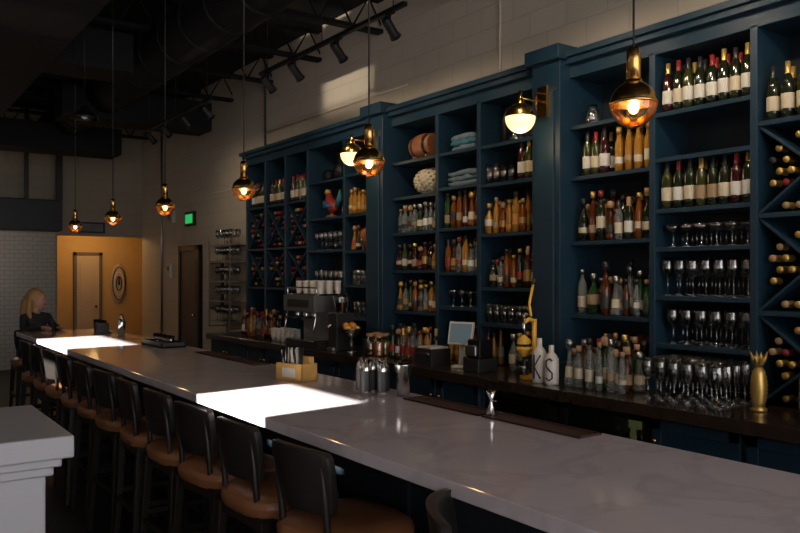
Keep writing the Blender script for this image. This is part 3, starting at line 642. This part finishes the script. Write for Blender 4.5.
# ------------------------------------------------------------------ woman
W=bpy.data.objects.new('seated_woman',None); COL.objects.link(W); W.location=(1.60,9.13,.775); W.rotation_euler=(0,0,math.radians(-72)); W.scale=(.9,.9,.9)
def skin(name,V,E,R,m,sub=2):
    me=bpy.data.meshes.new(name); me.from_pydata(V,E,[]); o=bpy.data.objects.new(name,me); COL.objects.link(o)
    md=o.modifiers.new('skin','SKIN'); md.use_smooth_shade=True
    for i,r in enumerate(R):
        sv=me.skin_vertices[0].data[i]; sv.radius=(r,r) if not isinstance(r,tuple) else r; sv.use_root=(i==0)
    s=o.modifiers.new('s','SUBSURF'); s.levels=sub; s.render_levels=sub
    me.materials.append(m); o.parent=W; return o
V=[(0,0,.10),(.01,0,.24),(.045,0,.38),(.07,0,.47),(.09,0,.54)]; Rr=[(.12,.15),(.10,.12),(.11,.14),(.08,.12),.045]; E=[(0,1),(1,2),(2,3),(3,4)]
for s in(-1,1):
    o=len(V); V+=[(.07,s*.15,.47),(.17,s*.20,.29),(.27,s*.17,.355),(.40,s*.10,.365)]; Rr+=[.052,.042,.036,.026]; E+=[(3,o),(o,o+1),(o+1,o+2),(o+2,o+3)]
skin('torso',V,E,Rr,SHIRT)
V=[(0,0,.09),]; Rr=[(.12,.15)]; E=[]
for s in(-1,1):
    o=len(V); V+=[(.08,s*.09,.08),(.40,s*.10,.07),(.38,s*.10,-.18),(.34,s*.10,-.42),(.45,s*.11,-.46)]; Rr+=[.085,.06,.05,.038,.032]; E+=[(0,o),(o,o+1),(o+1,o+2),(o+2,o+3),(o+3,o+4)]
skin('legs',V,E,Rr,JEAN)
HT=TR(.09,0,0,math.radians(34))@TR(-.09,0,0)
b=B()
b.tube([(.085,0,.52),(.10,0,.60)],[.043,.04],SKIN,12)
b.sphere((.105,0,.675),.093,SKIN,22,16,(.98,.78,1.15),HT); b.tube([(.19,0,.685),(.218,0,.658),(.19,0,.648)],[.006,.013,.006],SKIN,8,HT)
b.sphere((.15,0,.605),.042,SKIN,12,8,(1,.95,.8),HT); b.tube([(.12,0,.585),(.165,0,.592)],[.04,.028],SKIN,10,HT)
for s in(-1,1):
    b.sphere((.183,s*.03,.680),.009,EYE,8,6,(1,1,.7),HT); b.sphere((.10,s*.074,.67),.02,SKIN,8,6,(.7,.4,1.3),HT); b.tube([(.19,s*.018,.700),(.182,s*.045,.700)],.0035,HAIR,5,HT)
b.tube([(.184,-.018,.622),(.193,0,.623),(.184,.018,.622)],.006,LIP,6,HT)
b.build('head',parent=W)
b=B()
b.sphere((.070,0,.700),.108,HAIR,20,12,(1.0,.88,1.08),HT,a0=math.pi*.45)
b.sphere((.045,0,.685),.100,HAIR,20,12,(.95,.93,1.1),HT)
b.tube([(.03,0,.72),(-.01,0,.64),(-.02,0,.52),(-.03,0,.40),(-.03,0,.30)],[.07,.085,.085,.07,.02],HAIR,14,HT)
for s in(-1,1): b.tube([(.07,s*.07,.75),(.05,s*.084,.67),(.04,s*.09,.55),(.06,s*.095,.42),(.07,s*.09,.34)],[.025,.026,.030,.026,.008],HAIR,10,HT)
b.build('hair',parent=W)
b=B()
for s in(-1,1):
    wx,wy,wz=.41,s*.095,.362
    b.tube([(wx-.02,wy,wz),(wx+.02,wy,wz),(wx+.075,wy-s*.005,wz-.005)],[.022,.026,.026],SKIN,10)
    for k in range(4):
        L=[.062,.072,.068,.052][k]; oy=wy+s*(-.027+k*.017)
        b.tube([(wx+.07,oy,wz-.002),(wx+.07+L*.5,oy,wz+.006),(wx+.07+L*.85,oy,wz-.005),(wx+.07+L,oy,wz-.014)],[.0095,.009,.008,.006],SKIN,7)
    b.tube([(wx+.02,wy-s*.02,wz),(wx+.05,wy-s*.045,wz-.002),(wx+.08,wy-s*.052,wz-.01)],[.012,.010,.007],SKIN,7)
b.build('hands',parent=W)

# ------------------------------------------------------------------ lights
sun=bpy.data.lights.new('sun','SUN'); sun.energy=34; sun.angle=.009; sun.color=(1,.95,.88)
so=bpy.data.objects.new('sun',sun); COL.objects.link(so); so.location=(-8,3,8)
k=math.sqrt(1+SK*SK); so.rotation_euler=Vector((1,SK,-k*SE)).to_track_quat('-Z','Y').to_euler()
light('SPOT','sun_reflection_standin',(-6,5.5,3.2),2400,(1,.86,.68),.05,None,(-3,6.07,3.39),14,.1)  # spot lamp added outside, standing in for reflected sun on the right wall
light('POINT','alcove_downlight',(3.9,16.0,2.5),17,(1,.62,.25),.1)
light('POINT','kitchen_downlight',(1.5,14.0,2.3),6,(1,.75,.5),.1)
w=bpy.data.worlds.new('world'); S.world=w; w.use_nodes=True
bg=w.node_tree.nodes['Background']; bg.inputs[0].default_value=(.97,.93,.95,1); bg.inputs[1].default_value=3.0
# ------------------------------------------------------------------ camera
cam=bpy.data.cameras.new('camera'); co=bpy.data.objects.new('camera',cam); COL.objects.link(co)
cam.lens=35.0; cam.sensor_width=36; cam.shift_y=.0106; cam.clip_end=100
co.location=(0,0,1.65); co.rotation_euler=(math.pi/2,0,-math.atan(549/778))
S.camera=co
S.view_settings.view_transform='Standard'; S.view_settings.look='None'; S.view_settings.exposure=0
